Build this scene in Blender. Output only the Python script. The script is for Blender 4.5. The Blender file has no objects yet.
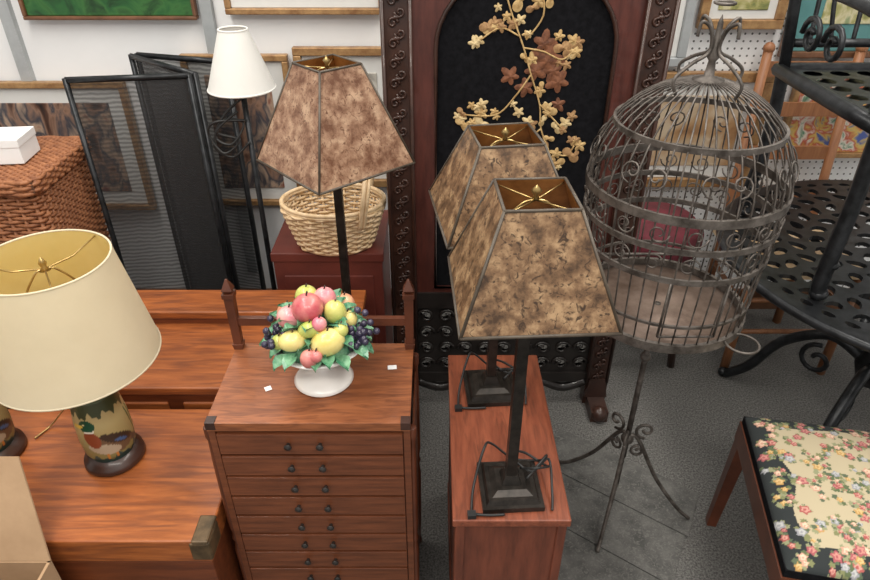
import bpy, math, random
import numpy as np
from mathutils import Vector, Matrix, geometry
random.seed(7)
pi=math.pi
sc=bpy.context.scene
sc.view_settings.view_transform='Standard'

# ------------------------------------------------------------ materials
def newmat(name):
    m=bpy.data.materials.new(name); m.use_nodes=True
    nt=m.node_tree; b=nt.nodes['Principled BSDF']
    return m,nt,b
def M(name,c1,c2=None,scale=10,rough=.5,metal=0,stretch=(1,1,1),bump=0,detail=5,lo=.35,hi=.65,coat=0,trans=0,bscale=None,c3=None,spec=None,fleck=None):
    m,nt,b=newmat(name)
    b.inputs['Roughness'].default_value=rough
    b.inputs['Metallic'].default_value=metal
    b.inputs['Coat Weight'].default_value=coat
    if spec is not None: b.inputs['Specular IOR Level'].default_value=spec
    if c2 is None: c2=tuple(x*.8 for x in c1)
    tc=nt.nodes.new('ShaderNodeTexCoord'); mp=nt.nodes.new('ShaderNodeMapping')
    mp.inputs['Scale'].default_value=stretch
    nt.links.new(tc.outputs['Object'],mp.inputs['Vector'])
    n=nt.nodes.new('ShaderNodeTexNoise'); n.inputs['Scale'].default_value=scale; n.inputs['Detail'].default_value=detail
    n.inputs['Roughness'].default_value=.65
    nt.links.new(mp.outputs[0],n.inputs['Vector'])
    r=nt.nodes.new('ShaderNodeValToRGB')
    r.color_ramp.elements[0].position=lo; r.color_ramp.elements[0].color=(*c1,1)
    r.color_ramp.elements[1].position=hi; r.color_ramp.elements[1].color=(*c2,1)
    if c3:
        e=r.color_ramp.elements.new((lo+hi)/2); e.color=(*c3,1)
    nt.links.new(n.outputs['Fac'],r.inputs[0]); col=r.outputs[0]
    if fleck:
        fs,flo,fhi,fc=fleck
        n2=nt.nodes.new('ShaderNodeTexNoise'); n2.inputs['Scale'].default_value=fs; n2.inputs['Detail'].default_value=3; n2.inputs['Distortion'].default_value=1.5
        nt.links.new(mp.outputs[0],n2.inputs['Vector'])
        r2=nt.nodes.new('ShaderNodeMapRange'); r2.inputs['From Min'].default_value=flo; r2.inputs['From Max'].default_value=fhi
        nt.links.new(n2.outputs['Fac'],r2.inputs[0])
        mx2=nt.nodes.new('ShaderNodeMixRGB'); mx2.inputs[2].default_value=(*fc,1)
        nt.links.new(r2.outputs[0],mx2.inputs[0]); nt.links.new(col,mx2.inputs[1]); col=mx2.outputs[0]
    nt.links.new(col,b.inputs['Base Color'])
    if bump:
        bp=nt.nodes.new('ShaderNodeBump'); bp.inputs['Strength'].default_value=bump; bp.inputs['Distance'].default_value=.01
        nb=n
        if bscale:
            nb=nt.nodes.new('ShaderNodeTexNoise'); nb.inputs['Scale'].default_value=bscale; nt.links.new(mp.outputs[0],nb.inputs['Vector'])
        nt.links.new(nb.outputs['Fac'],bp.inputs['Height']); nt.links.new(bp.outputs[0],b.inputs['Normal'])
    if trans:
        out=nt.nodes['Material Output']; tr=nt.nodes.new('ShaderNodeBsdfTranslucent'); mx=nt.nodes.new('ShaderNodeMixShader')
        mx.inputs[0].default_value=trans; nt.links.new(col,tr.inputs[0])
        nt.links.new(b.outputs[0],mx.inputs[1]); nt.links.new(tr.outputs[0],mx.inputs[2]); nt.links.new(mx.outputs[0],out.inputs[0])
    return m
def meshfabric(name,col,fac):
    m,nt,b=newmat(name); b.inputs['Base Color'].default_value=(*col,1); b.inputs['Roughness'].default_value=.7
    out=nt.nodes['Material Output']; tr=nt.nodes.new('ShaderNodeBsdfTransparent'); mx=nt.nodes.new('ShaderNodeMixShader')
    tc=nt.nodes.new('ShaderNodeTexCoord'); w=nt.nodes.new('ShaderNodeTexWave'); w.inputs['Scale'].default_value=22; w.bands_direction='Z'
    w.inputs['Distortion'].default_value=3
    nt.links.new(tc.outputs['Object'],w.inputs['Vector'])
    mr=nt.nodes.new('ShaderNodeMapRange'); mr.inputs['To Min'].default_value=fac-.12; mr.inputs['To Max'].default_value=fac+.12
    nt.links.new(w.outputs['Fac'],mr.inputs[0]); nt.links.new(mr.outputs[0],mx.inputs[0])
    nt.links.new(b.outputs[0],mx.inputs[1]); nt.links.new(tr.outputs[0],mx.inputs[2]); nt.links.new(mx.outputs[0],out.inputs[0])
    return m
def colattr(name,rough=.5,coat=0,bump=0):
    m,nt,b=newmat(name); a=nt.nodes.new('ShaderNodeAttribute'); a.attribute_name='Col'
    nt.links.new(a.outputs['Color'],b.inputs['Base Color']); b.inputs['Roughness'].default_value=rough
    b.inputs['Coat Weight'].default_value=coat
    if bump:
        tc=nt.nodes.new('ShaderNodeTexCoord'); n=nt.nodes.new('ShaderNodeTexNoise'); n.inputs['Scale'].default_value=260
        nt.links.new(tc.outputs['Object'],n.inputs['Vector']); bp=nt.nodes.new('ShaderNodeBump'); bp.inputs['Strength'].default_value=bump
        nt.links.new(n.outputs['Fac'],bp.inputs['Height']); nt.links.new(bp.outputs[0],b.inputs['Normal'])
    return m
def pegboard(name):
    m,nt,b=newmat(name); b.inputs['Roughness'].default_value=.6
    tc=nt.nodes.new('ShaderNodeTexCoord'); sx=nt.nodes.new('ShaderNodeSeparateXYZ'); nt.links.new(tc.outputs['Object'],sx.inputs[0])
    def fr(o):
        a=nt.nodes.new('ShaderNodeMath'); a.operation='MULTIPLY'; a.inputs[1].default_value=40; nt.links.new(o,a.inputs[0])
        f=nt.nodes.new('ShaderNodeMath'); f.operation='FRACT'; nt.links.new(a.outputs[0],f.inputs[0])
        s=nt.nodes.new('ShaderNodeMath'); s.operation='SUBTRACT'; s.inputs[1].default_value=.5; nt.links.new(f.outputs[0],s.inputs[0])
        return s
    x=fr(sx.outputs['X']); z=fr(sx.outputs['Z']); c=nt.nodes.new('ShaderNodeCombineXYZ')
    nt.links.new(x.outputs[0],c.inputs[0]); nt.links.new(z.outputs[0],c.inputs[1])
    l=nt.nodes.new('ShaderNodeVectorMath'); l.operation='LENGTH'; nt.links.new(c.outputs[0],l.inputs[0])
    r=nt.nodes.new('ShaderNodeValToRGB'); r.color_ramp.interpolation='CONSTANT'
    r.color_ramp.elements[0].color=(.12,.12,.12,1); r.color_ramp.elements[1].position=.15; r.color_ramp.elements[1].color=(.84,.85,.86,1)
    nt.links.new(l.outputs['Value'],r.inputs[0]); nt.links.new(r.outputs[0],b.inputs['Base Color'])
    return m
def painting(name,cols,scale=9,seed=0,st=(1,1,1),dist=1.2,det=6):
    m,nt,b=newmat(name); b.inputs['Roughness'].default_value=.3
    tc=nt.nodes.new('ShaderNodeTexCoord'); mp=nt.nodes.new('ShaderNodeMapping'); mp.inputs['Location'].default_value=(seed,seed,seed); mp.inputs['Scale'].default_value=st
    nt.links.new(tc.outputs['Object'],mp.inputs[0])
    n=nt.nodes.new('ShaderNodeTexNoise'); n.inputs['Scale'].default_value=scale; n.inputs['Detail'].default_value=det; n.inputs['Distortion'].default_value=dist
    nt.links.new(mp.outputs[0],n.inputs[0]); r=nt.nodes.new('ShaderNodeValToRGB')
    while len(r.color_ramp.elements)<len(cols): r.color_ramp.elements.new(.5)
    for i,c in enumerate(cols):
        e=r.color_ramp.elements[i]; e.position=.32+.36*i/(len(cols)-1); e.color=(*c,1)
    nt.links.new(n.outputs['Fac'],r.inputs[0]); nt.links.new(r.outputs[0],b.inputs['Base Color']); return m

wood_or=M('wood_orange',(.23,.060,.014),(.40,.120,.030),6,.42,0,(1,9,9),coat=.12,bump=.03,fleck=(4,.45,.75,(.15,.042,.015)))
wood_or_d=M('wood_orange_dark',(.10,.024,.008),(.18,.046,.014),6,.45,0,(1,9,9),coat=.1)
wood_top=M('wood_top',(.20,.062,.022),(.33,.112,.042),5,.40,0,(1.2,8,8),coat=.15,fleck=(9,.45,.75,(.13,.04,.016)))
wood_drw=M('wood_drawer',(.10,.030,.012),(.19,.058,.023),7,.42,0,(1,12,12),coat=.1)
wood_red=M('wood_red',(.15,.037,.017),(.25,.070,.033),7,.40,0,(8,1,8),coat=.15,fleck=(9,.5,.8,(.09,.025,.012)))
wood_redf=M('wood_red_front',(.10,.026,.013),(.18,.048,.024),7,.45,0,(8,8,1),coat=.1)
wood_dk=M('wood_dark',(.022,.009,.006),(.055,.022,.014),12,.4,coat=.2)
wood_gal=M('wood_gallery',(.07,.019,.008),(.13,.036,.015),9,.4,coat=.2)
wood_blk=M('wood_black',(.010,.008,.007),(.025,.02,.018),12,.4,coat=.3)
wood_mar=M('wood_maroon',(.055,.013,.009),(.10,.026,.018),9,.4,0,(6,6,1),coat=.2)
wood_lt=M('wood_light',(.22,.085,.035),(.32,.14,.06),8,.5,0,(8,8,1))
blkcloth=M('black_silk',(.005,.005,.006),(.010,.010,.012),60,.95,spec=.1)
gold_th=M('gold_thread',(.34,.20,.07),(.60,.42,.19),70,.7)
gold_th2=M('pale_thread',(.44,.31,.14),(.68,.53,.29),70,.7)
tan_th=M('tan_thread',(.22,.11,.045),(.42,.25,.11),70,.7)
rust_th=M('rust_thread',(.09,.03,.013),(.24,.09,.04),60,.7)
iron=M('black_iron',(.010,.011,.012),(.032,.034,.038),30,.36,.5)
cage_m=M('cage_metal',(.042,.034,.028),(.16,.14,.125),30,.5,.45)
cage_fl=M('cage_tray',(.11,.07,.05),(.24,.175,.14),14,.6,.2)
bronze=M('lamp_bronze',(.014,.012,.010),(.04,.033,.028),40,.35,.5)
mica=M('mica',(.060,.031,.015),(.44,.285,.155),32,.36,0,(1,1,1),detail=12,lo=.35,hi=.66,trans=.15,c3=(.205,.115,.058),fleck=(85,.54,.68,(.05,.026,.013)),coat=.15)
mica2=M('mica_backlit',(.20,.09,.05),(.66,.45,.30),30,.38,0,(1,1,1),detail=12,lo=.36,hi=.66,trans=.35,c3=(.42,.245,.155),fleck=(90,.54,.70,(.17,.075,.042)),coat=.15)  # paler copy of the mica, light from behind painted into its colour
mica_in=M('mica_inside',(.20,.07,.014),(.45,.19,.05),18,.4,trans=.25)
seam=M('shade_seam',(.05,.038,.028),(.09,.07,.05),40,.5)
cream=M('shade_cream',(.76,.68,.50),(.81,.73,.55),6,.8,trans=.35)
creamin=M('shade_liner_glow',(.88,.70,.26),(.93,.77,.34),6,.5,trans=.3)  # bright yellow liner, the glow inside the shade is painted into its colour
brass=M('brass',(.40,.27,.10),(.58,.42,.18),30,.3,.9)
oldbrass=M('aged_brass',(.06,.04,.02),(.14,.09,.045),30,.5,.3)
white=M('white_ceramic',(.80,.78,.74),(.85,.83,.80),5,.2,coat=.5)
whitesh=M('white_shade',(.84,.83,.80),(.88,.87,.84),5,.8,trans=.3)
paper=M('white_card',(.8,.8,.8),(.85,.85,.85),5,.7)
wick=M('wicker_brown',(.19,.065,.025),(.36,.145,.06),40,.6)
wick_l=M('wicker_light',(.55,.38,.20),(.74,.56,.36),40,.6)
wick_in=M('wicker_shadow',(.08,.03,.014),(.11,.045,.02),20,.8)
cord=M('cord_black',(.01,.01,.01),(.02,.02,.02),20,.5)
card=M('cardboard',(.36,.23,.13),(.44,.29,.17),8,.8)
maroon=M('maroon_cloth',(.08,.010,.016),(.15,.018,.03),14,.8)
maroonbox=M('maroon_lacquer',(.085,.017,.012),(.13,.026,.017),8,.5)
slab=M('stone_slab',(.065,.065,.062),(.135,.132,.125),14,.8,detail=8,spec=.25,fleck=(90,.5,.75,(.17,.165,.155)))
carpet=M('carpet',(.055,.053,.05),(.20,.195,.185),170,.95,0,detail=4,lo=.36,hi=.66,bump=.4)
wallm=M('wall_paint',(.80,.81,.82),(.84,.85,.86),3,.6)
greym=M('grey_metal',(.35,.37,.38),(.45,.47,.48),9,.5,.3)
goldf=M('gold_frame',(.24,.12,.05),(.45,.27,.12),30,.4,.3)
brownf=M('brown_frame',(.10,.045,.02),(.18,.08,.04),20,.4)
matw=M('mat_board',(.66,.66,.64),(.72,.72,.70),5,.7)
matt=M('mat_teal',(.08,.22,.22),(.11,.27,.27),5,.7)
screenm=meshfabric('screen_mesh',(.014,.014,.015),.32)
def fruitm(n,a,b,s=14): return M(n,a,b,s,.36,coat=.2)
f_red=fruitm('fruit_red',(.42,.045,.07),(.66,.25,.22)); f_yel=fruitm('fruit_yellow',(.64,.48,.10),(.76,.66,.28))
f_grn=fruitm('fruit_green',(.33,.42,.07),(.66,.60,.20)); f_blk=fruitm('grape_dark',(.015,.012,.03),(.05,.04,.08))
f_org=fruitm('fruit_peach',(.60,.22,.14),(.76,.52,.28)); leafm=fruitm('leaf_green',(.02,.16,.08),(.22,.44,.26),40); f_pink=fruitm('fruit_pink',(.60,.10,.18),(.76,.42,.38))

# ------------------------------------------------------------ mesh builder
class MB:
    def __init__(s): s.v=[];s.f=[];s.mi=[];s.sm=[];s.mats=[];s.T=Matrix.Identity(4)
    def mid(s,m):
        if m not in s.mats: s.mats.append(m)
        return s.mats.index(m)
    def add(s,vs,fs,m,smooth=False):
        o=len(s.v); i=s.mid(m)
        for p in vs: s.v.append(tuple(s.T@Vector(p)))
        for f in fs: s.f.append([o+k for k in f]); s.mi.append(i); s.sm.append(smooth)
    def box(s,c,d,m,R=None):
        hx,hy,hz=d[0]/2,d[1]/2,d[2]/2; vs=[]
        for z in(-hz,hz):
            for x,y in((-hx,-hy),(hx,-hy),(hx,hy),(-hx,hy)):
                p=Vector((x,y,z))
                if R is not None: p=R@p
                vs.append(p+Vector(c))
        s.add(vs,[(3,2,1,0),(4,5,6,7),(0,1,5,4),(1,2,6,5),(2,3,7,6),(3,0,4,7)],m)
    def bb(s,x0,x1,y0,y1,z0,z1,m): s.box(((x0+x1)/2,(y0+y1)/2,(z0+z1)/2),(x1-x0,y1-y0,z1-z0),m)
    def frus(s,z0,a0,z1,a1,m,c=(0,0)):
        vs=[]
        for z,a in((z0,a0),(z1,a1)):
            for x,y in((-1,-1),(1,-1),(1,1),(-1,1)): vs.append((c[0]+x*a,c[1]+y*a,z))
        s.add(vs,[(3,2,1,0),(4,5,6,7),(0,1,5,4),(1,2,6,5),(2,3,7,6),(3,0,4,7)],m)
    def tube(s,pts,r,m,seg=6,closed=False,flat=1.0):
        P=[Vector(p) for p in pts]; n=len(P); rs=r if isinstance(r,(list,tuple)) else [r]*n
        vs=[];nrm=None
        for i in range(n):
            if closed: t=P[(i+1)%n]-P[i-1]
            else: t=P[min(i+1,n-1)]-P[max(i-1,0)]
            if t.length<1e-9: t=Vector((0,0,1))
            t.normalize()
            if nrm is None:
                a=Vector((0,0,1)) if abs(t.z)<.9 else Vector((1,0,0)); nrm=(a-t*a.dot(t)).normalized()
            else:
                nrm=nrm-t*nrm.dot(t)
                if nrm.length<1e-6:
                    a=Vector((0,0,1)) if abs(t.z)<.9 else Vector((1,0,0)); nrm=a-t*a.dot(t)
                nrm.normalize()
            b=t.cross(nrm)
            for k in range(seg):
                a=2*pi*k/seg; vs.append(P[i]+(nrm*math.cos(a)+b*math.sin(a)*flat)*rs[i])
        fs=[]
        for i in range(n if closed else n-1):
            j=(i+1)%n
            for k in range(seg):
                l=(k+1)%seg; fs.append((i*seg+k,i*seg+l,j*seg+l,j*seg+k))
        if not closed: fs+= [tuple(range(seg))[::-1],tuple((n-1)*seg+k for k in range(seg))]
        s.add(vs,fs,m,True)
    def lathe(s,prof,m,seg=32,c=(0,0,0),sx=1,sy=1,smooth=True,cap=True):
        vs=[];n=len(prof)
        for r,z in prof:
            for k in range(seg):
                a=2*pi*k/seg; vs.append((c[0]+r*sx*math.cos(a),c[1]+r*sy*math.sin(a),c[2]+z))
        fs=[]
        for i in range(n-1):
            for k in range(seg):
                l=(k+1)%seg; fs.append((i*seg+k,i*seg+l,(i+1)*seg+l,(i+1)*seg+k))
        if cap:
            if prof[0][0]>1e-4: fs.append(tuple(range(seg))[::-1])
            if prof[-1][0]>1e-4: fs.append(tuple((n-1)*seg+k for k in range(seg)))
        s.add(vs,fs,m,smooth)
    def ball(s,c,r,m,scl=(1,1,1),seg=12,rings=8,R=None):
        vs=[];fs=[]
        for i in range(rings+1):
            p=pi*i/rings
            for k in range(seg):
                a=2*pi*k/seg
                q=Vector((r*scl[0]*math.sin(p)*math.cos(a),r*scl[1]*math.sin(p)*math.sin(a),r*scl[2]*math.cos(p)))
                if R is not None: q=R@q
                vs.append(q+Vector(c))
        for i in range(rings):
            for k in range(seg):
                l=(k+1)%seg; fs.append((i*seg+k,(i+1)*seg+k,(i+1)*seg+l,i*seg+l))
        s.add(vs,fs,m,True)
    def ring(s,c,rx,ry,r,m,seg=32,ts=6,flat=1):
        s.tube([(c[0]+rx*math.cos(2*pi*k/seg),c[1]+ry*math.sin(2*pi*k/seg),c[2]) for k in range(seg)],r,m,ts,True,flat)
    def sheet(s,outer,holes,m,f):
        vs=[];faces=[]
        for loop in [outer]+holes:
            o=len(vs); vs+= [Vector(p) for p in loop]; faces.append(list(range(o,o+len(loop))))
        r=geometry.delaunay_2d_cdt(vs,[],faces,1,1e-6)
        V,F,OF=r[0],r[2],r[5]
        keep=[t for t,o in zip(F,OF) if list(o)==[0]]
        s.add([f(p) for p in V],keep,m)
    def build(s,name,loc=(0,0,0),rz=0,bevel=0,solid=0):
        me=bpy.data.meshes.new(name); me.from_pydata(s.v,[],s.f); me.update()
        for m in s.mats: me.materials.append(m)
        me.polygons.foreach_set('material_index',s.mi); me.polygons.foreach_set('use_smooth',s.sm)
        ob=bpy.data.objects.new(name,me); sc.collection.objects.link(ob)
        ob.location=loc; ob.rotation_euler=(0,0,rz)
        if solid:
            md=ob.modifiers.new('s','SOLIDIFY'); md.thickness=solid; md.offset=0
        if bevel:
            md=ob.modifiers.new('b','BEVEL'); md.width=bevel; md.segments=2; md.limit_method='ANGLE'; md.angle_limit=math.radians(50)
        return ob
def spiral(c,r0,r1,a0,turns,ax=(1,0,0),ay=(0,0,1),n=18):
    ax=Vector(ax);ay=Vector(ay); out=[]
    for i in range(n+1):
        t=i/n; a=a0+turns*2*pi*t; r=r0+(r1-r0)*t
        out.append(Vector(c)+ax*(r*math.cos(a))+ay*(r*math.sin(a)))
    return out
def smooth(pts,n=6):
    P=[Vector(p) for p in pts]; out=[]
    for i in range(len(P)-1):
        p0=P[max(i-1,0)];p1=P[i];p2=P[i+1];p3=P[min(i+2,len(P)-1)]
        for k in range(n):
            t=k/n
            out.append(.5*((2*p1)+(p2-p0)*t+(2*p0-5*p1+4*p2-p3)*t*t+(3*p1-p0-3*p2+p3)*t**3))
    out.append(P[-1]); return out
def paint(ob,fn):
    me=ob.data; n=len(me.vertices); co=np.empty(n*3); me.vertices.foreach_get('co',co); co=co.reshape(n,3)
    a=me.color_attributes.new('Col','FLOAT_COLOR','POINT'); c=np.ones((n,4)); c[:,:3]=fn(co); a.data.foreach_set('color',c.ravel())

# ------------------------------------------------------------ room
b=MB(); b.bb(-3.2,3.2,-1.5,2.6,-.05,0,carpet); b.build('floor')
b=MB(); b.bb(-3.2,.3,2.4,2.5,0,3,wallm); b.bb(.3,3.2,2.4,2.5,0,3,pegboard('pegboard')); b.build('wall_back')
b=MB(); b.bb(-3.3,-3.2,-1.5,2.5,0,3,wallm); b.build('wall_left')
b=MB(); b.bb(3.2,3.3,-1.5,2.5,0,3,wallm); b.build('wall_right')
b=MB(); b.bb(-1.49,-1.45,2.375,2.4,.2,2.6,greym); b.bb(-.80,-.76,2.375,2.4,.2,2.6,greym); b.build('trim_1')
b=MB(); b.bb(-3.2,3.2,2.385,2.4,0,.1,brownf); b.build('baseboard_back')

# ------------------------------------------------------------ wall pictures
def picture(x0,x1,z0,z1,fm,art,mat=None,fw=.03,mw=.06,y=2.37):
    b=MB(); d=.03
    w,h=x1-x0,z1-z0
    b.bb(-w/2,w/2,-d/2,d/2,0,fw,fm); b.bb(-w/2,w/2,-d/2,d/2,h-fw,h,fm)
    b.bb(-w/2,-w/2+fw,-d/2,d/2,fw,h-fw,fm); b.bb(w/2-fw,w/2,-d/2,d/2,fw,h-fw,fm)
    if mat: b.bb(-w/2+fw,w/2-fw,0,.012,fw,h-fw,mat)
    else: mw=0
    b.bb(-w/2+fw+mw,w/2-fw-mw,-.004,.006,fw+mw,h-fw-mw,art)
    b.build('framed_picture',((x0+x1)/2,y,z0),bevel=.003)
crowd=painting('art_crowd',[(.025,.02,.02),(.10,.05,.035),(.28,.17,.12),(.05,.055,.07),(.42,.30,.22),(.20,.06,.04)],13,3,(1,1,.55),.5,4)
green=painting('art_green',[(.008,.04,.01),(.015,.09,.022),(.035,.13,.03),(.008,.04,.01)],10,5)
land=painting('art_landscape',[(.10,.14,.05),(.35,.33,.12),(.60,.55,.35),(.25,.30,.15)],14,8)
misty=painting('art_misty',[(.32,.30,.27),(.50,.48,.43),(.62,.60,.55),(.24,.22,.19)],9,21)
amber=painting('art_amber',[(.20,.09,.04),(.40,.24,.12),(.52,.42,.30),(.30,.14,.06)],6,11,(1,1,1),.4,4)
multi=painting('art_multi',[(.08,.12,.35),(.65,.48,.14),(.50,.10,.06),(.75,.70,.6),(.10,.25,.15)],14,14)
picture(-1.40,-.81,1.215,1.7,brownf,green,None,.012)
picture(-.71,-.17,1.232,1.75,goldf,matw,None,.02)
picture(-1.72,-1.12,.50,1.005,goldf,crowd,matw,.022,.055)
picture(-.90,-.52,.52,1.10,goldf,crowd,matw,.022,.05)
picture(-.50,-.12,.60,1.125,goldf,misty,matw,.028,.06)
picture(.90,1.19,1.185,1.6,goldf,land,matw,.03,.03)
picture(1.21,1.75,1.09,1.6,brownf,land,matt,.02,.09)
picture(.70,.88,1.06,1.7,greym,misty,matw,.03,.03)
picture(.66,1.22,.60,1.04,goldf,amber,matw,.035,.05)
picture(1.30,1.78,.72,1.06,goldf,multi,None,.02)

# ------------------------------------------------------------ trunk in front left
b=MB()
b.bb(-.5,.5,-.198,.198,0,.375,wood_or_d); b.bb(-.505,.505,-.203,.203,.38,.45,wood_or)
for sx in(-1,1):
    for sy in(-1,1):
        cx,cy=sx*.5,sy*.198
        b.bb(min(cx,cx-sx*.030)-.007,max(cx,cx-sx*.030)+.007,cy-.008,cy+.008,.39,.445,oldbrass)
        b.bb(cx-.008,cx+.008,min(cy,cy-sy*.05)-.006,max(cy,cy-sy*.05)+.006,.39,.445,oldbrass)
        b.bb(min(cx,cx-sx*.025)-.006,max(cx,cx-sx*.025)+.006,min(cy,cy-sy*.055)-.008,max(cy,cy-sy*.055)+.008,.444,.4525,oldbrass)
b.bb(-.06,.06,-.212,-.2,.30,.40,oldbrass)
b.build('blanket_chest',(-.988,1.069,0),bevel=.004)
# low dresser behind
b=MB()
b.bb(-.36,.55,-.20,.2,0,.475,wood_or_d); b.bb(-.37,.56,-.205,.09,.475,.5,wood_or)  # front in darker wood, painting in the shade of the gap before it
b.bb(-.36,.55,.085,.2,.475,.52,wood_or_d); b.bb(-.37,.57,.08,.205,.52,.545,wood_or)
for i in range(2): 
    b.bb(-.33+i*.44,.07+i*.44,-.208,-.198,.28,.45,wood_or)
    b.ball((-.13+i*.44,-.215,.365),.014,brass)
b.build('low_dresser',(-.785,1.50,0),bevel=.004)

# ------------------------------------------------------------ chest of drawers
b=MB(); W=.205; D=.1285; H=.72
b.bb(-W+.006,W-.006,-D+.008,D-.004,0,.70,wood_or_d)
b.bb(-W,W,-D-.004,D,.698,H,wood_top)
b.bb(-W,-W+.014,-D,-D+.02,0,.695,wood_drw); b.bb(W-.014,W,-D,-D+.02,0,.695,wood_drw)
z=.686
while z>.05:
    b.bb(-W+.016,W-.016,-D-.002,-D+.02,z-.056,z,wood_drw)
    for kx in(-.045,.02):
        b.lathe([(0,0),(.004,0),(.004,.006),(.008,.009),(.008,.012),(.0,.015)],wood_blk,10)
        ks=b.v[-60:]
        for q in range(60):
            x,y,zz=ks[q]; b.v[len(b.v)-60+q]=(x+kx,-D-.002-zz,y+z-.026)
    z-=.064
for sx in(-1,1):
    cx,cy=sx*W,-D-.004
    b.bb(min(cx,cx-sx*.018)-.001,max(cx,cx-sx*.018)+.001,cy-.001,cy+.02,.702,.7215,wood_dk)
    px=sx*(W-.008)
    b.frus(.72,.010,.735,.012,wood_gal,(px,D-.014)); b.frus(.735,.009,.86,.0105,wood_gal,(px,D-.014))
    b.frus(.86,.013,.872,.013,wood_gal,(px,D-.014)); b.frus(.872,.007,.88,.012,wood_gal,(px,D-.014)); b.frus(.88,.012,.905,.002,wood_gal,(px,D-.014))
    px=sx*(W+.004)
    for y in(-D+.01,D-.012): 
        b.lathe([(.008,.0),(.008,.02),(.005,.03),(.007,.1),(.0085,.3),(.005,.33),(.009,.345),(.005,.36),(.0085,.39),(.007,.6),(.005,.66),(.008,.67),(.008,.697)],wood_gal,10,(px,y,0))
    b.bb(px-.002,px+.002,-D+.03,D-.03,.06,.66,wood_drw)
b.bb(-W+.015,W-.015,D-.02,D-.008,.785,.805,wood_gal)
b.box((-.10,-.03,.7213),(.014,.014,.001),paper,Matrix.Rotation(.5,3,'Z')); b.box((.16,.04,.7213),(.020,.014,.001),paper,Matrix.Rotation(.1,3,'Z'))
b.build('chest_of_drawers',(-.255,1.0755,0),bevel=.0018)

# ------------------------------------------------------------ fruit compote
b=MB()
b.lathe([(.0,0),(.060,0),(.064,.005),(.058,.012),(.034,.022),(.018,.034),(.013,.048),(.018,.060),(.045,.072),(.08,.090),(.10,.110),(.095,.112),(.06,.092),(0,.085)],white,40)
def Rm(x,y,z): return Matrix.Rotation(z,3,'Z')@Matrix.Rotation(y,3,'Y')@Matrix.Rotation(x,3,'X')
b.ball((0,0,.115),.085,leafm,(1,1,.45),16,8)
for i in range(60):
    a=2*pi*i/20+random.uniform(-.12,.12); lvl=i//20; r=.092+random.uniform(-.012,.012)-lvl*.020; L=.046
    c=Vector((r*math.cos(a),r*math.sin(a),.115+lvl*.024+random.uniform(-.004,.010))); d=Vector((math.cos(a),math.sin(a),-.25+.45*lvl+random.uniform(-.2,.2))).normalized(); t=Vector((-math.sin(a),math.cos(a),0))
    up=d.cross(t); 
    if up.z<0: up=-up
    ww=[0,.010,.015,.011,0]
    vs=[];
    for k in range(5):
        q=c+d*(L*(k/4-.4))+up*(.008*math.sin(k/4*pi)); vs+= [q-t*ww[k]+up*.003,q+up*-.004,q+t*ww[k]+up*.003]
    fs=[]
    for k in range(4): fs+=[(k*3,k*3+1,k*3+4,k*3+3),(k*3+1,k*3+2,k*3+5,k*3+4)]
    b.add(vs,fs,leafm,False)
F=[(-.012,-.02,.212,.032,f_red,(1,1,.92)),(.015,.025,.205,.024,f_pink,(1,1,1)),(-.05,-.02,.19,.024,f_pink,(1.1,1,1)),(-.038,-.065,.165,.022,f_yel,(1.35,1,.95)),
(.030,-.065,.162,.028,f_yel,(1.25,1,1)),(-.005,-.09,.14,.018,f_red,(1,1,1.15)),(.04,-.01,.195,.023,f_grn,(1,1,1.2)),(-.025,.04,.20,.024,f_grn,(1,1,1)),
(.062,.0,.17,.020,f_yel,(1,1,1)),(-.065,.025,.17,.022,f_org,(1,1,1)),(.05,.05,.175,.022,f_org,(1,1,1)),(-.005,-.055,.185,.017,f_grn,(1.4,1,1)),(.015,-.055,.198,.015,f_pink,(1,1,1)),(.0,.07,.16,.026,f_red,(1,1,1)),(-.07,-.05,.15,.016,f_grn,(1,1,1)),(.055,-.05,.18,.015,f_grn,(1,1,1)),(.01,-.095,.15,.013,f_red,(1,1,1))]
for x,y,z,r,m,s_ in F:
    b.ball((x,y,z-.012),r,m,s_,16,10,Rm(.3,random.uniform(-.5,.5),random.uniform(-.6,.6)))
    b.tube([(x,y,z-.012+r*.85),(x+.003,y,z-.006+r*1.05)],.0018,wood_dk,5)
for cx,cy,cz,n in((-.088,-.03,.145,26),(.088,-.035,.15,30),(.075,-.01,.17,12)):
    for i in range(n):
        b.ball((cx+random.gauss(0,.013),cy+random.gauss(0,.016),cz+random.gauss(-.008,.012)),.0075,f_blk,(1,1,1),8,6)
b.build('fruit_compote',(-.240,1.078,.7206))

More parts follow.
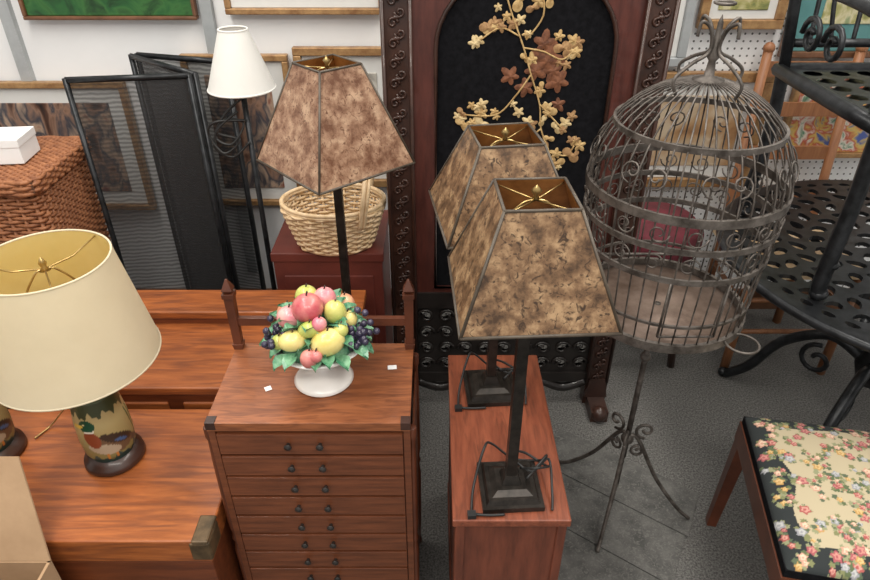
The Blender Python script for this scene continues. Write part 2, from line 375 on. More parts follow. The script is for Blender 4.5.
# ------------------------------------------------------------ lamps with mica shades
def mica_lamp(loc,rz,hb,ht,m,shade_rot=0,bw=.133,tw=.062,flex=False):
    b=MB()
    b.frus(0,.063,.012,.063,bronze); b.frus(.012,.055,.022,.050,bronze); b.frus(.022,.042,.030,.030,bronze); b.frus(.030,.020,.05,.013,bronze)
    b.bb(-.0105,.0105,-.0105,.0105,.05,hb+.05,bronze)
    b.lathe([(.016,0),(.016,.05),(.008,.055)],brass,12,(0,0,hb+.03))
    hp=[(.0,0,hb+.05),(.045,0,hb+.09),(.05,0,ht-.05),(.02,0,ht-.015),(0,0,ht-.01)]
    b.tube(smooth(hp),.002,brass,5); b.tube(smooth([(-x,y,z) for x,y,z in hp]),.002,brass,5)
    b.lathe([(.0,0),(.006,0),(.004,.006),(.009,.014),(.0,.024)],brass,10,(0,0,ht-.008))
    if flex:
        b.tube(smooth([(.03,-.02,.05),(.075,.02,.07),(.075,.05,.025),(.02,.075,.006),(-.03,.08,.05),(-.05,.05,.07),(-.075,.0,.02),(-.085,-.05,.0045),(-.08,-.065,.0045),(-.05,-.070,.0045),(-.02,-.070,.0045)]),.0028,cord,6)
        b.tube(smooth([(.02,.0,.06),(.05,-.02,.08),(.082,.01,.05),(.082,.04,.02),(.04,.07,.03),(.0,.03,.07),(.04,-.01,.06),(.085,.03,.05),(.084,-.03,.015),(.078,-.065,.0045)]),.0028,cord,6)
        b.bb(-.095,-.078,-.075,-.06,.0,.010,cord)
    R=Matrix.Rotation(shade_rot,4,'Z'); b.T=R
    cs=[(-1,-1),(1,-1),(1,1),(-1,1)]
    for o,mm in((0,m),(-.003,mica_in)):
        B,T=bw+o,tw+o
        vs=[(x*B,y*B,hb) for x,y in cs]+[(x*T,y*T,ht) for x,y in cs]
        b.add(vs,[(0,1,5,4),(1,2,6,5),(2,3,7,6),(3,0,4,7)],mm)
    for x,y in cs:
        b.tube([(x*bw,y*bw,hb),(x*tw,y*tw,ht)],.0028,seam,6)
        b.tube([(x*tw,y*tw,ht-.006),(0,0,ht-.010)],.0013,brass,5)
    for i in range(4):
        p,q=cs[i],cs[(i+1)%4]
        b.tube([(p[0]*bw,p[1]*bw,hb),(q[0]*bw,q[1]*bw,hb)],.0032,seam,6)
        b.tube([(p[0]*tw,p[1]*tw,ht),(q[0]*tw,q[1]*tw,ht)],.0028,seam,6)
    return b.build('mica_table_lamp',loc,rz)
CZ=.55
mica_lamp((-.243,1.5,.5005),0,.55,.782,mica2,math.radians(42),.137,.055)
mica_lamp((.138,1.235,CZ+.0005),math.radians(4),.49,.660,mica,math.radians(4),.133,.062,True)
mica_lamp((.157,.925,CZ+.0005),math.radians(3),.495,.676,mica,0,.125,.058,True)

# ------------------------------------------------------------ small cabinet
b=MB()
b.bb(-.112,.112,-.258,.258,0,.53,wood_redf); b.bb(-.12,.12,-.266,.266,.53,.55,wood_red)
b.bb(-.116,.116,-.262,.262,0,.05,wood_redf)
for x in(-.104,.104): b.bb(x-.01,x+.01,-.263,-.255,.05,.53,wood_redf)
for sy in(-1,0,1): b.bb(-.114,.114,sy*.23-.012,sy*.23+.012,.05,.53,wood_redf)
b.build('small_cabinet',(.155,1.108,0),bevel=.003)

# ------------------------------------------------------------ embroidered screen
b=MB()
def arch(n=20,rx=.238,z0=.50,zs=1.25,rz=.2):
    return [(-rx,z0),(rx,z0)]+[(rx*math.cos(pi*k/n),zs+rz*math.sin(pi*k/n)) for k in range(n+1)]
out=[(-.31,.44),(.31,.44),(.31,1.6),(-.31,1.6)]
for yy in(-.012,.012): b.sheet(out,[arch()],wood_mar,lambda p,yy=yy:(p[0],yy,p[1]))
A=arch(); A3=[(x,-.012,z) for x,z in A]+[(x,.0,z) for x,z in A]; n=len(A)
b.add(A3,[(i,(i+1)%n,(i+1)%n+n,i+n) for i in range(n)],wood_mar)
b.tube([(x,-.013,z) for x,z in A],.006,wood_dk,6,True)
b.bb(-.25,.25,-.002,.012,.48,1.48,blkcloth)
for sx in(-1,1):
    b.bb(min(sx*.30,sx*.38),max(sx*.30,sx*.38),-.022,.022,0,1.68,wood_dk)
    b.tube([(sx*.304,-.024,.1),(sx*.304,-.024,1.6)],.006,wood_dk,6); b.tube([(sx*.376,-.024,.1),(sx*.376,-.024,1.6)],.006,wood_dk,6)
    z=.12
    while z<1.6:
        b.tube(spiral((sx*.34-.009,-.025,z),.014,.003,0,1.2),.004,wood_dk,5); b.tube(spiral((sx*.34+.010,-.025,z+.026),.014,.003,pi,1.2),.004,wood_dk,5)
        b.ball((sx*.34,-.024,z+.013),.009,wood_dk,(1.2,.7,.8),8,5)
        z+=.052
    b.bb(sx*.34-.03,sx*.34+.03,-.12,.12,0,.045,wood_dk); b.ball((sx*.34,-.11,.03),.03,wood_dk,(1,1,1),10,6)
    b.frus(.045,.04,.12,.028,wood_dk,(sx*.34,0))
b.bb(-.38,.38,-.022,.022,1.55,1.68,wood_dk)
b.bb(-.31,.31,-.018,.018,.42,.48,wood_blk); b.bb(-.31,.31,-.018,.018,.10,.14,wood_blk)
holes=[]
for i in range(9):
    for j in range(4):
        cx=-.27+i*.0675; cz=.18+j*.068; a=.6*(-1)**(i+j)
        h=[]
        for k in range(10):
            t=2*pi*k/10; x=.024*math.cos(t); z=.013*math.sin(t)*(1+.4*math.cos(t)); h.append((cx+x*math.cos(a)-z*math.sin(a),cz+x*math.sin(a)+z*math.cos(a)))
        holes.append(h)
for yy in(-.008,.008): b.sheet([(-.31,.14),(.31,.14),(.31,.42),(-.31,.42)],holes,wood_blk,lambda p,yy=yy:(p[0],yy,p[1]))
for i in range(9):
    for j in range(4):
        b.tube(spiral((-.27+i*.0675,-.012,.18+j*.068),.028,.006,(i+j)%2*pi,1.3*(-1)**(i+j)),.005,wood_blk,5)
for sx in(-1,1):
    b.tube(smooth([(sx*.30,-.01,.10),(sx*.22,-.01,.07),(sx*.12,-.01,.10),(0,-.01,.06)]),.018,wood_blk,6)
br=[[(.12,1.45),(.17,1.40),(.20,1.33),(.235,1.25),(.26,1.18),(.29,1.10),(.30,1.03),(.33,.96),(.35,.90)],[(.235,1.25),(.29,1.24),(.34,1.22),(.375,1.25)],[(.22,1.28),(.17,1.30),(.12,1.27)],
    [(.26,1.18),(.22,1.12),(.17,1.07),(.08,1.07)],[(.29,1.10),(.34,1.05),(.37,1.02)],[(.30,1.03),(.26,1.0),(.20,1.0)],[(.33,.96),(.38,.95),(.40,.98)],[(.24,1.27),(.28,1.33),(.27,1.40)],[(.35,.90),(.30,.86),(.24,.84)]]
for p in br: b.tube(smooth([(x-.24,-.006,z) for x,z in p],5),.0024,gold_th,5)
def leaf5(cx,cz,s,a,m,off=0,lobes=True):
    vs=[(cx,-.009-off,cz)]; n=30
    for k in range(n):
        t=2*pi*k/n-pi
        if lobes:
            r=s*(.48+.42*abs(math.cos(2.5*t))**1.6)*(1.35-.50*abs(t)/pi)
        else:
            r=s*(1.05*abs(math.cos(t))**2+.38)
        vs.append((cx+r*math.cos(t+a),-.0045-off,cz+r*math.sin(t+a)))
    b.add(vs,[(0,1+k,1+(k+1)%n) for k in range(n)],m)
L=[(.155,1.31),(.118,1.27),(.22,1.32),(.267,1.35),(.369,1.248),(.338,1.20),(.245,1.21),(.083,1.075),(.12,1.04),(.158,1.062),(.265,1.055),(.355,1.03),(.305,1.09),(.393,.967),(.343,.95),(.187,1.0),(.10,1.10),(.14,1.085),(.24,.84),(.28,.86),(.385,1.01),(.35,1.235),(.20,1.38),(.17,1.34),(.40,.99),(.295,1.13),(.31,.99),(.14,1.29),(.25,1.30),(.28,1.38),(.16,1.40),(.33,1.26),(.32,1.06),(.06,1.06),(.36,.93),(.38,1.28),(.19,1.29),(.22,1.09),(.27,1.0),(.37,1.06)]
for x,z in L:
    for q in range(2): leaf5(x-.24+random.uniform(-.018,.018),z+random.uniform(-.018,.018),random.uniform(.011,.021),random.uniform(0,6),random.choice([gold_th,gold_th2,gold_th,tan_th]),q*.001,random.random()<.7)
for x,z,s in((.30,1.215,.050),(.205,1.175,.028),(.25,1.145,.028),(.335,1.16,.036),(.27,1.19,.034),(.29,1.26,.032),(.32,1.19,.03),(.34,1.10,.022)): leaf5(x-.24,z,s,random.uniform(0,6),rust_th,-.0004)
b.build('embroidered_screen',(.24,1.8,0))

# ------------------------------------------------------------ birdcage on stand
b=MB()
hub=.31
for fx,fy in((-.072,-.145),(.225,-.03),(-.127,.19)):
    d=Vector((fx,fy,0)); u=d.normalized()
    b.tube(smooth([(0,0,hub+.01),u*.03+Vector((0,0,hub)),d*.45+Vector((0,0,.165)),d*.8+Vector((0,0,.05)),d+Vector((0,0,.006))]),.006,cage_m,6)
    b.tube(spiral(u*.045+Vector((0,0,hub+.035)),.030,.006,-pi/2,-1.2,u,(0,0,1)),.0045,cage_m,6)
    b.tube(spiral(u*.035+Vector((0,0,hub-.045)),.022,.005,pi/2,1.2,u,(0,0,1)),.004,cage_m,6)
b.tube([(0,0,hub-.07),(0,0,.765)],.008,cage_m,8); b.ball((0,0,hub),.018,cage_m); b.ball((0,0,.6),.014,cage_m)
b.tube([(0,0,.12),(0,0,hub-.05)],.006,cage_m,6); b.tube([(-.072,-.145,.008),(0,0,.13)],.005,cage_m,6)
zb=.767; zs=1.08
def cr(z): return .186+.019*min((z-zb)/.3,1)
nb=44
for k in range(nb):
    a=2*pi*k/nb; pts=[]
    for z in(zb,.85,.95,1.03,zs): pts.append((cr(z)*math.cos(a),cr(z)*math.sin(a),z))
    for i in range(1,9):
        q=i/8*math.radians(86); r=.205*math.cos(q); pts.append((r*math.cos(a),r*math.sin(a),zs+.215*math.sin(q)))
    b.tube(pts,.0019,cage_m,5)
def band(z,r,h=.008,t=.003): b.lathe([(r-t,-h),(r+t,-h),(r+t,h),(r-t,h),(r-t,-h)],cage_m,56,(0,0,z),cap=False,smooth=False)
band(zb+.005,.188,.010,.005); band(.83,cr(.83),.003); band(.945,cr(.955),.006); band(1.015,cr(1.03),.006); band(zs,.205,.009,.0035)
q=math.radians(36); band(zs+.215*math.sin(q),.205*math.cos(q),.006)
b.lathe([(0,-.006),(.187,-.006),(.187,.0),(0,.0)],cage_fl,48,(0,0,zb-.004))
for k in range(18):
    a=2*pi*k/18
    for zc,rr,s in((.98,cr(.98),1),(1.048,.205,-1)):
        ax=Vector((-math.sin(a),math.cos(a),0)); c=Vector((rr*math.cos(a),rr*math.sin(a),zc))
        b.tube(spiral(c,.022,.006,0,1.2*s,ax,(0,0,1),14),.0018,cage_m,5)
for k in range(8):
    a=2*pi*k/8; ax=Vector((-math.sin(a),math.cos(a),0)); q=math.radians(20); rr=.205*math.cos(q)+.002
    c=Vector((rr*math.cos(a),rr*math.sin(a),zs+.215*math.sin(q))); ay=Vector((-math.cos(a)*.35,-math.sin(a)*.35,.93))
    for s in(-1,1): b.tube(spiral(c+ax*s*.026,.024,.005,-pi/2,1.25*s,ax,ay,14),.0019,cage_m,5)
T=zs+.213
b.lathe([(0,0),(.03,0),(.03,.006),(.010,.012),(.007,.04),(.014,.05),(.007,.065),(.005,.11),(.0,.125)],cage_m,14,(0,0,T-.004))
for k in range(4):
    a=pi/2*k+.4; u=Vector((math.cos(a),math.sin(a),0)); Z=Vector((0,0,1))
    b.tube(smooth([u*.075+Z*(T-.02),u*.085+Z*(T+.01),u*.05+Z*(T+.035),u*.012+Z*(T+.055),u*.02+Z*(T+.095),u*.045+Z*(T+.11),u*.05+Z*(T+.085)]),.0035,cage_m,6)
b.ring((0,0,T+.14),.018,.018,.003,cage_m,16)
b.ring((.13,-.175,zb+.01),.035,.035,.003,cage_m,20); b.tube([(-.18,0,.9),(.18,0,.9)],.004,cage_m,6)
for (x0,z0,x1,z1) in((-.06,.80,.06,.80),(-.06,.94,.06,.94),(-.06,.8,-.06,.94),(.06,.8,.06,.94)):
    b.tube([(x0,-cr(z0)*.96,z0),(x1,-cr(z1)*.96,z1)],.003,cage_m,5)
b.build('birdcage_on_stand',(.535,1.293,.0085))
b=MB()
def slabq(pts,z0,z1):
    b.add([(x,y,z0) for x,y in pts]+[(x,y,z1) for x,y in pts],[(3,2,1,0),(4,5,6,7),(0,1,5,4),(1,2,6,5),(2,3,7,6),(3,0,4,7)],slab)
o=Vector((.437,1.642)); ex=Vector((.419,-.302)); ey=Vector((-.17,-.32))
def q(u,v): return tuple(o+ex*u+ey*v)
for r_,(v0,v1,du) in enumerate(((0,.492,0),(.5,1.0,-.02),(1.008,1.7,-.02))):
    slabq([q(du,v0),q(du,v1),q(du+.93,v1),q(du+.93,v0)],0,.008)
b.build('stone_paving_slabs',bevel=.002)

# ------------------------------------------------------------ cast iron table
b=MB(); R=.55; tz=.715
holes=[]
def hole(r,a,lr,lt,tw=0,n=10):
    c=Vector((r*math.cos(a),r*math.sin(a))); er=Vector((math.cos(a+tw),math.sin(a+tw))); et=Vector((-er.y,er.x)); h=[]
    for k in range(n):
        t=2*pi*k/n; w=math.sin(t)*(1-.35*math.cos(t)); p=c+er*(lr*math.cos(t))+et*(lt*w); h.append((p.x,p.y))
    holes.append(h)
for r,N,lr,lt,tw in((.10,8,.028,.018,0),(.165,14,.028,.016,.8),(.225,20,.028,.016,-.8),(.285,24,.028,.018,.8),(.345,30,.028,.017,-.8),(.405,36,.028,.016,.8),(.46,40,.024,.018,-.7),(.508,54,.011,.018,0)):
    for k in range(N): hole(r,2*pi*(k+.5*(N%4==0))/N,lr,lt,tw)
b.sheet([(R*math.cos(2*pi*k/90),R*math.sin(2*pi*k/90)) for k in range(90)],holes,iron,lambda p:(p[0],p[1],tz))
tt=b.build('table_top',solid=.012)
b=MB()
b.ring((0,0,tz-.007),R,R,.013,iron,72,8)
b.lathe([(.09,tz-.012),(.05,tz-.05),(.035,tz-.12),(.05,.45),(.035,.40),(.06,.32),(.04,.26),(.0,.25)],iron,20,cap=False)
for k in range(4):
    a=math.radians(131)+pi/2*k; u=Vector((math.cos(a),math.sin(a),0))
    b.tube(smooth([u*.04+Vector((0,0,.33)),u*.15+Vector((0,0,.36)),u*.28+Vector((0,0,.26)),u*.36+Vector((0,0,.10)),u*.43+Vector((0,0,.018))]),[.018]*25,iron,8)
    b.tube(spiral(u*.16+Vector((0,0,.25)),.06,.015,pi/2,-1.2,u,(0,0,1)),.009,iron,6)
    b.tube(smooth([u*.05+Vector((0,0,.5)),u*.15+Vector((0,0,.56)),u*.3+Vector((0,0,.66)),u*.45+Vector((0,0,tz-.01))]),.011,iron,6)
    b.ball(u*.44+Vector((0,0,.02)),.02,iron)
tb=b.build('patio_table',(1.40,1.60,0)); tt.parent=tb
def iron_chair(loc,rz):
    b=MB(); s=.24; hs=.45
    for x,y in((-1,-1),(1,-1),(1,1),(-1,1)):
        b.tube(smooth([(x*s*.98,y*s,.012),(x*s*1.02,y*s,.05),(x*s*.97,y*s*.97,.25),(x*s*1.0,y*s,hs)]),[.022]*4+[.019]*15,iron,8)
        b.ball((x*s,y*s,.016),.023,iron,(1,1,.7)); b.ball((x*s*.98,y*s*.98,.10),.023,iron,(1,1,.6))
    hol=[]
    for i in range(6):
        for j in range(6):
            cx,cy=-.185+i*.074,-.185+j*.074
            hol.append([(cx+.026*math.cos(2*pi*k/8+.4),cy+.026*math.sin(2*pi*k/8+.4)) for k in range(8)])
    for dz in(-.006,.006): b.sheet([(-.24,-.24),(.24,-.24),(.24,.24),(-.24,.24)],hol,iron,lambda p,dz=dz:(p[0],p[1],hs+dz))
    rim=[(-.25,-.25,hs),(.25,-.25,hs),(.25,.25,hs),(-.25,.25,hs)]
    b.tube([Vector(rim[i]).lerp(Vector(rim[(i+1)%4]),t/4) for i in range(4) for t in range(4)],.02,iron,8,True)
    for x in(-1,1):
        b.tube([(x*s,s,hs),(x*s,s+.05,.66),(x*s*.96,s+.10,.86)],.016,iron,8)
        b.tube(smooth([(x*s,s+.05,.66),(x*(s+.03),.05,.68),(x*(s+.03),-.16,.665),(x*s,-.23,.62),(x*s*.98,-.18,.54),(x*s,-.22,hs)]),.016,iron,8)
        for yy in(.04,.15): b.tube(spiral((x*s,yy,.56),.05,.012,0,1.4,(0,1,0),(0,0,1)),.008,iron,6)
    b.tube(smooth([(-s*.96,s+.10,.86),(-.12,s+.11,.93),(0,s+.115,.95),(.12,s+.11,.93),(s*.96,s+.10,.86)]),.016,iron,8)
    b.tube([(-s,s+.02,.52),(s,s+.02,.52)],.012,iron,8)
    for i in range(7):
        x=-.18+i*.06; b.tube(smooth([(x,s+.02,.52),(x+.01*(-1)**i,s+.055,.66),(x*.9,s+.10,.88)]),.007,iron,6)
    for i in range(4): b.tube(spiral((-.135+i*.09,s+.075,.76),.036,.01,(i)%2*pi,1.3),.007,iron,6)
    return b.build('patio_armchair',loc,rz)
iron_chair((1.22,1.63,.7215),0)
# wooden ladder-back chair behind
b=MB()
for x in(-1,1):
    b.tube([(x*.17,.04,0),(x*.17,.04,.45),(x*.16,.08,1.12)],.017,wood_lt,8); b.ball((x*.16,.08,1.13),.02,wood_lt)
    b.tube([(x*.19,-.30,0),(x*.19,-.30,.46)],.017,wood_lt,8)
    for z in(.16,.30): b.tube([(x*.18,-.30,z),(x*.17,.04,z)],.010,wood_lt,6)
for z in(.60,.76,.92,1.06): b.box((0,.045+.055*(z-.45),z),(.33,.012,.05),wood_lt)
b.bb(-.21,.21,-.32,.05,.44,.465,wick_l)
for z in(.2,.34): b.tube([(-.19,-.30,z),(.19,-.30,z)],.010,wood_lt,6)
b.build('ladder_back_chair',(1.31,2.25,0),0)

# ------------------------------------------------------------ needlepoint bench
def nppat(co):
    n=len(co); x,y=co[:,0],co[:,1]; C=np.empty((n,3)); rng=random.Random(3)
    blk=(.020,.025,.026); cr_=(.46,.39,.26)
    edge=np.maximum(np.abs(x)/.28,np.abs(y)/.235)+.03*np.sin(28*x)+.03*np.cos(31*y)
    C[:]=blk; C[edge<.80]=cr_
    def blob(cx,cy,r,col):
        d=np.hypot(x-cx,y-cy)*(1+.18*np.sin(5*np.arctan2(y-cy,x-cx)+cx*90)); C[d<r]=col
    pal=[((.36,.09,.08),(.56,.28,.23)),((.54,.30,.22),(.70,.52,.38)),((.34,.09,.10),(.52,.23,.19)),((.46,.27,.09),(.60,.43,.2)),((.28,.28,.30),(.45,.45,.44))]
    for i in range(400):
        cx=rng.uniform(-.27,.27); cy=rng.uniform(-.225,.225); e=max(abs(cx)/.28,abs(cy)/.235)
        if e>.96: continue
        if e<.72 and rng.random()<.25: continue
        for k in range(4):
            a=rng.uniform(0,6.3); q=.011; blob(cx+q*math.cos(a),cy+q*math.sin(a),rng.uniform(.003,.0065),rng.choice([(.10,.13,.06),(.19,.20,.09),(.26,.27,.15),(.09,.12,.07)]))
        p=rng.choice(pal); r=rng.uniform(.004,.0115); blob(cx,cy,r,p[0]); blob(cx+.001,cy+.001,r*.65,p[1]); blob(cx,cy,r*.28,p[0])
    return C
b=MB(); npm=colattr('needlepoint',.9,0,.3); nx,ny=260,220; vs=[];fs=[]
for j in range(ny+1):
    for i in range(nx+1):
        u=i/nx*2-1; v=j/ny*2-1; e=(1-abs(u)**6)*(1-abs(v)**6); vs.append((u*.275,v*.23,.425+.03*e**.5+.012*(1-u*u)*(1-v*v)))
for j in range(ny):
    for i in range(nx): o=j*(nx+1)+i; fs.append((o,o+1,o+nx+2,o+nx+1))
b.add(vs,fs,npm,True)
b.bb(-.276,.276,-.231,.231,.405,.427,blkcloth)
b.bb(-.28,.28,-.235,.235,.345,.405,wood_gal)
for x in(-1,1):
    for y in(-1,1):
        cx,cy=x*.26,y*.215; b.add([(cx+a*.018,cy+c*.018,.36) for a,c in((-1,-1),(1,-1),(1,1),(-1,1))]+[(cx+x*.008+a*.013,cy+y*.008+c*.013,0) for a,c in((-1,-1),(1,-1),(1,1),(-1,1))],[(0,1,2,3),(7,6,5,4),(0,4,5,1),(1,5,6,2),(2,6,7,3),(3,7,4,0)],wood_gal)
ob=b.build('needlepoint_bench',(1.045,.985,0),math.radians(-11.7)); paint(ob,nppat)

# ------------------------------------------------------------ duck lamp
vasem=colattr('painted_vase',.38,.15)
def duck(co):
    n=len(co); a=np.arctan2(co[:,1],co[:,0])+pi/2; a=(a+pi)%(2*pi)-pi; C=np.empty((n,3))
    z=.03+(co[:,2]-.030)*.85; s=-a*.048
    t=np.clip((z-.05)/.12,0,1)[:,None]
    C[:]=np.array((.20,.17,.06))*(1-t)+np.array((.50,.38,.18))*t
    C[(z+.006*np.sin(s*150)+.005*np.sin(s*310))<.048]=(.02,.055,.05)
    C[(z+.006*np.sin(s*210)+.004*np.sin(s*450))>.155]=(.05,.06,.025)
    for cx in(-.085,-.07,-.06,.066,.075,.09): C[(np.abs(s-cx-.12*(z-.06))<.0018)&(z<.14)]=(.04,.07,.02)
    def el(cx,cz,rx,rz,ang,col):
        dx=s-cx; dz=z-cz; u=dx*math.cos(ang)+dz*math.sin(ang); w=-dx*math.sin(ang)+dz*math.cos(ang); C[(u/rx)**2+(w/rz)**2<1]=col
    for fx in(-.004,.012): C[(np.abs(s-fx)<.002)&(z<.064)&(z>.044)]=(.45,.17,.03)
    el(-.044,.066,.022,.007,.5,(.05,.04,.03))
    el(-.002,.082,.042,.024,.35,(.13,.075,.04)); el(.014,.073,.030,.013,.35,(.42,.34,.24)); el(-.014,.091,.034,.011,.5,(.03,.02,.014)); el(-.018,.084,.014,.004,.5,(.05,.10,.22))
    el(.030,.101,.014,.022,-.3,(.22,.05,.02)); el(.031,.121,.0105,.0035,-.1,(.75,.70,.58)); el(.034,.134,.016,.014,0,(.008,.06,.03)); el(.053,.132,.012,.0045,-.1,(.62,.40,.06)); el(.039,.137,.0022,.0022,0,(.7,.6,.3))
    return C
def duck_lamp(loc,rz,shade):
    b=MB(); prof=[(.0,.03),(.048,.03),(.056,.05),(.059,.09),(.057,.14),(.052,.18),(.047,.21),(.030,.228),(.018,.236)]
    pp=[]
    for i in range(len(prof)-1):
        for k in range(12): t=k/12; pp.append((prof[i][0]*(1-t)+prof[i+1][0]*t,prof[i][1]*(1-t)+prof[i+1][1]*t))
    pp.append(prof[-1]); b.lathe(pp,vasem,260)
    b.lathe([(0,0),(.064,0),(.069,.006),(.067,.018),(.058,.022),(.056,.030),(.0,.032)],wood_dk,40)
    b.lathe([(.02,.232),(.022,.24),(.010,.248),(.007,.27),(.016,.275),(.016,.32),(.0,.325)],brass,16)
    if shade:
        rb,rt,zb_,zt=.170,.128,.310,.552
        b.lathe([(rb,zb_),(rt,zt)],cream,64,cap=False); b.lathe([(rb-.003,zb_),(rt-.003,zt)],creamin,64,cap=False)
        b.ring((0,0,zb_),rb-.001,rb-.001,.0025,cream,64); b.ring((0,0,zt),rt-.001,rt-.001,.0025,cream,64)
        hp=[(0,0,.29),(.05,0,.34),(.055,0,.46),(.02,0,.525),(0,0,.53)]
        b.tube(smooth(hp),.0022,brass,6); b.tube(smooth([(-x,y,z) for x,y,z in hp]),.0022,brass,6)
        for k in range(3):
            a=2*pi*k/3+.5; b.tube([(0,0,.532),(rt*.5*math.cos(a),rt*.5*math.sin(a),.528),(rt*math.cos(a),rt*math.sin(a),zt-.006)],.0018,brass,5)
        b.lathe([(0,0),(.012,0),(.005,.006),(.008,.016),(.004,.024),(0,.03)],brass,12,(0,0,.53))
    ob=b.build('duck_table_lamp' ,loc,rz); paint(ob,duck); return ob
duck_lamp((-.775,1.105,.4505),math.radians(36),True)
duck_lamp((-1.075,1.12,.4505),math.radians(60),False)
b=MB(); b.tube(smooth([(-.845,1.16,.457),(-.87,1.19,.50),(-.90,1.20,.54),(-.94,1.21,.50),(-.98,1.20,.457),(-1.0,1.16,.455)]),.0025,brass,6); b.build('lamp_flex')

# ------------------------------------------------------------ cardboard box
b=MB(); x0,x1,y0,y1,h=-1.2,-.80,.44,.83,.44
for a in((x0,x1,y0,y0+.006),(x0,x1,y1-.006,y1),(x0,x0+.006,y0,y1),(x1-.006,x1,y0,y1)): b.bb(a[0],a[1],a[2],a[3],0,h,card)
b.bb(x0,x1,y0,y1,0,.006,card)
def flap(p): 
    P=[Vector(v) for v in p]; nn=(P[1]-P[0]).cross(P[2]-P[0]).normalized()*.004
    b.add([v for v in P]+[v+nn for v in P],[(3,2,1,0),(4,5,6,7),(0,1,5,4),(1,2,6,5),(2,3,7,6),(3,0,4,7)],card)
flap([(x0,y1,h),(x1,y1,h),(x1-.05,y1+.10,h+.20),(x0+.02,y1+.10,h+.20)])
flap([(x0,y0,h),(x1,y0,h),(x1,y0-.16,h-.06),(x0,y0-.16,h-.06)])
b.build('cardboard_box')

# ------------------------------------------------------------ wicker
def weave(b,cx,cy,z0,z1,hx0,hy0,hx1,hy1,rows,stakes,r,m,e=2,amp=.004):
    def per(a,hx,hy):
        c,s=math.cos(a),math.sin(a); k=(abs(c)**e+abs(s)**e)**(-1/e); return c*k*hx,s*k*hy
    N=stakes*4
    for j in range(rows):
        t=j/(rows-1); z=z0+(z1-z0)*t; hx=hx0+(hx1-hx0)*t; hy=hy0+(hy1-hy0)*t; pts=[]
        for k in range(N):
            a=2*pi*k/N; o=amp*math.cos(2*pi*k/8+pi*(j%2)); x,y=per(a,hx+o,hy+o); pts.append((cx+x,cy+y,z))
        b.tube(pts,r,m,5,True)
    for k in range(stakes):
        a=2*pi*k/stakes; x,y=per(a,hx0,hy0); x1_,y1_=per(a,hx1,hy1); b.tube([(cx+x,cy+y,z0),(cx+x1_,cy+y1_,z1)],r,m,5)
b=MB()
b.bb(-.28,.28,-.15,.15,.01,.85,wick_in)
weave(b,0,0,.01,.85,.285,.16,.295,.17,72,64,.006,wick,14,.0045)
for i in range(34):
    y=-.175+i*.0106; b.tube([(-.305+k*.61/81,y,.900+.003*math.cos(k*pi/2+pi*(i%2))) for k in range(82)],.0058,wick,5)
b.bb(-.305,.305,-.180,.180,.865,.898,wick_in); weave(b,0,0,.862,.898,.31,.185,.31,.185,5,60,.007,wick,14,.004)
b.build('wicker_hamper',(-1.455,1.90,0))
b=MB(); b.bb(-.11,.11,-.06,.06,0,.06,paper); b.bb(-.112,.112,-.062,.062,.05,.075,paper); b.bb(-.113,-.02,-.064,.064,.02,.03,greym)
b.build('white_carton',(-1.34,1.88,.909),.1,bevel=.002)
b=MB()
weave(b,0,0,.01,.135,.115,.09,.155,.118,14,26,.0048,wick_l,2.4,.004)
b.lathe([(0,0),(.115,0),(.115,.008),(0,.008)],wick_l,30,(0,0,.0),1,.8)
for o in(0,.008): b.ring((0,0,.14+o),.157,.120,.007,wick_l,40)
b.tube(smooth([(.09,-.105,.10),(.105,-.10,.20),(.11,0,.26),(.105,.10,.20),(.09,.105,.10)]),.007,wick_l,8)
b.tube(smooth([(.10,-.105,.10),(.118,-.10,.20),(.122,0,.255),(.118,.10,.20),(.10,.105,.10)]),.005,wick_l,8)
b.build('wicker_basket',(-.312,1.82,.651),0)
b=MB(); b.bb(-.17,.17,-.15,.15,0,.62,maroonbox); b.bb(-.175,.175,-.155,.155,.62,.65,maroonbox); b.bb(-.14,.14,-.156,-.15,.06,.57,maroonbox); b.tube([(-.04,-.16,.4),(-.04,-.175,.38),(.04,-.175,.38),(.04,-.16,.4)],.005,brass,6)
b.build('lacquer_side_cabinet',(-.335,1.90,0),bevel=.004)

# ------------------------------------------------------------ folding screen
def panel(b,p,q_,H):
    p=Vector((*p,0)); q_=Vector((*q_,0))
    for a in(p,q_): b.tube([a+Vector((0,0,0)),a+Vector((0,0,H))],.010,iron,6)
    for z in(.05,H-.005): b.tube([p+Vector((0,0,z)),q_+Vector((0,0,z))],.010,iron,6)
    b.add([p+Vector((0,0,.05)),q_+Vector((0,0,.05)),q_+Vector((0,0,H)),p+Vector((0,0,H))],[(0,1,2,3)],screenm)
b=MB(); panel(b,(-1.11,1.98),(-.755,2.03),1.12); panel(b,(-.74,2.045),(-1.03,2.28),1.12); panel(b,(-1.015,2.295),(-.69,2.20),1.12)
b.build('folding_screen')
b=MB(); b.lathe([(0,0),(.12,0),(.12,.012),(.03,.03),(.01,.05)],iron,30); b.tube([(0,0,.04),(0,0,1.16)],.009,iron,8)
b.lathe([(.100,1.095),(.042,1.262)],whitesh,40,cap=False); b.lathe([(.098,1.095),(.040,1.262)],whitesh,40,cap=False); b.ring((0,0,1.095),.099,.099,.003,whitesh,40); b.ring((0,0,1.262),.041,.041,.003,whitesh,30)
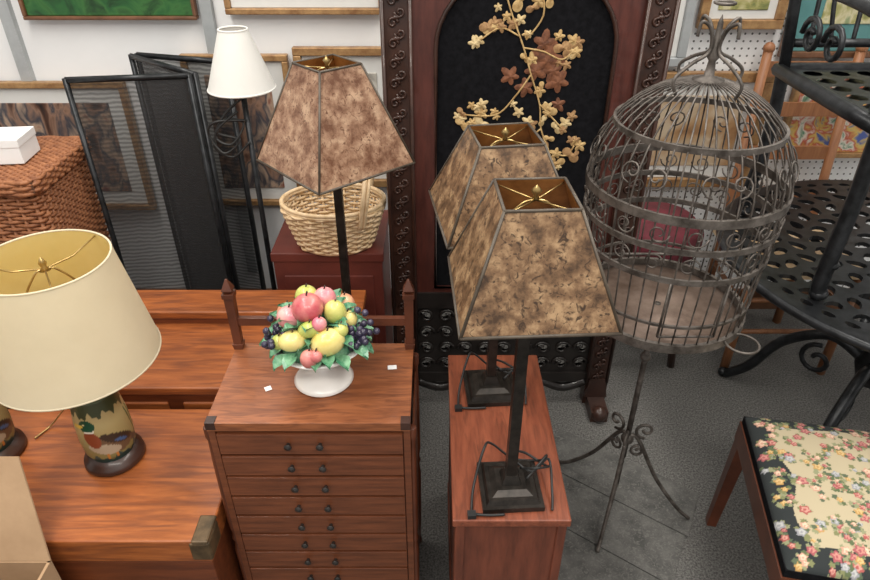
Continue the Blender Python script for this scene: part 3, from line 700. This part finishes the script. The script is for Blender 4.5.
for k in range(3): a=2*pi*k/3; b.tube([(0,0,1.15),(.06*math.cos(a),.06*math.sin(a),1.2)],.002,iron,5)
b.tube(smooth([(0,-.01,1.07),(-.06,-.02,1.02),(-.10,-.02,.95),(-.05,-.03,.93),(-.01,-.01,.99),(-.07,-.02,1.0),(-.11,-.02,.92),(-.06,-.01,.88),(0,-.012,.93)]),.004,cord,6)
b.tube(smooth([(0,-.012,1.0),(-.09,-.03,1.0),(-.12,-.02,.96),(-.08,-.03,.90),(-.03,-.02,.94),(-.09,-.03,.97),(-.02,-.02,1.03)]),.004,cord,6)
b.build('floor_lamp',(-.58,1.97,0))
b=MB()
b.lathe([(0,0),(.16,0),(.175,.03),(.175,.08),(.14,.12),(0,.135)],maroon,30,(0,0,.47),1,1)
b.lathe([(.15,0),(.155,.03),(.15,.05)],wood_dk,30,(0,0,.42))
for x in(-1,1):
    for y in(-1,1): b.tube([(x*.13,y*.13,0),(x*.10,y*.10,.44)],.015,wood_dk,8)
b.ring((0,0,.15),.165,.165,.008,wood_dk,30)
b.build('upholstered_stool',(.80,2.12,0),0)

# ------------------------------------------------------------ light & camera
def area(name,loc,sx,sy,e,col=(1,1,1)):
    l=bpy.data.lights.new(name,'AREA'); l.shape='RECTANGLE'; l.size=sx; l.size_y=sy; l.energy=e; l.color=col
    o=bpy.data.objects.new(name,l); o.location=loc; sc.collection.objects.link(o)
wc=(1,.95,.87)
area('ceiling_light_1',(-1.0,1.0,2.9),.4,2.4,52,wc); area('ceiling_light_2',(1.1,1.3,2.9),.4,2.4,50,wc); area('ceiling_light_3',(0,-.7,2.9),2.4,.4,52,wc)
w=bpy.data.worlds.new('World'); sc.world=w; w.use_nodes=True
w.node_tree.nodes['Background'].inputs[0].default_value=(1,.97,.93,1); w.node_tree.nodes['Background'].inputs[1].default_value=.64
c=bpy.data.cameras.new('Camera'); c.lens=26.9; c.sensor_width=36; c.clip_start=.01
co=bpy.data.objects.new('Camera',c); sc.collection.objects.link(co); co.location=(0,0,1.65); co.rotation_euler=(math.radians(57),0,0); sc.camera=co
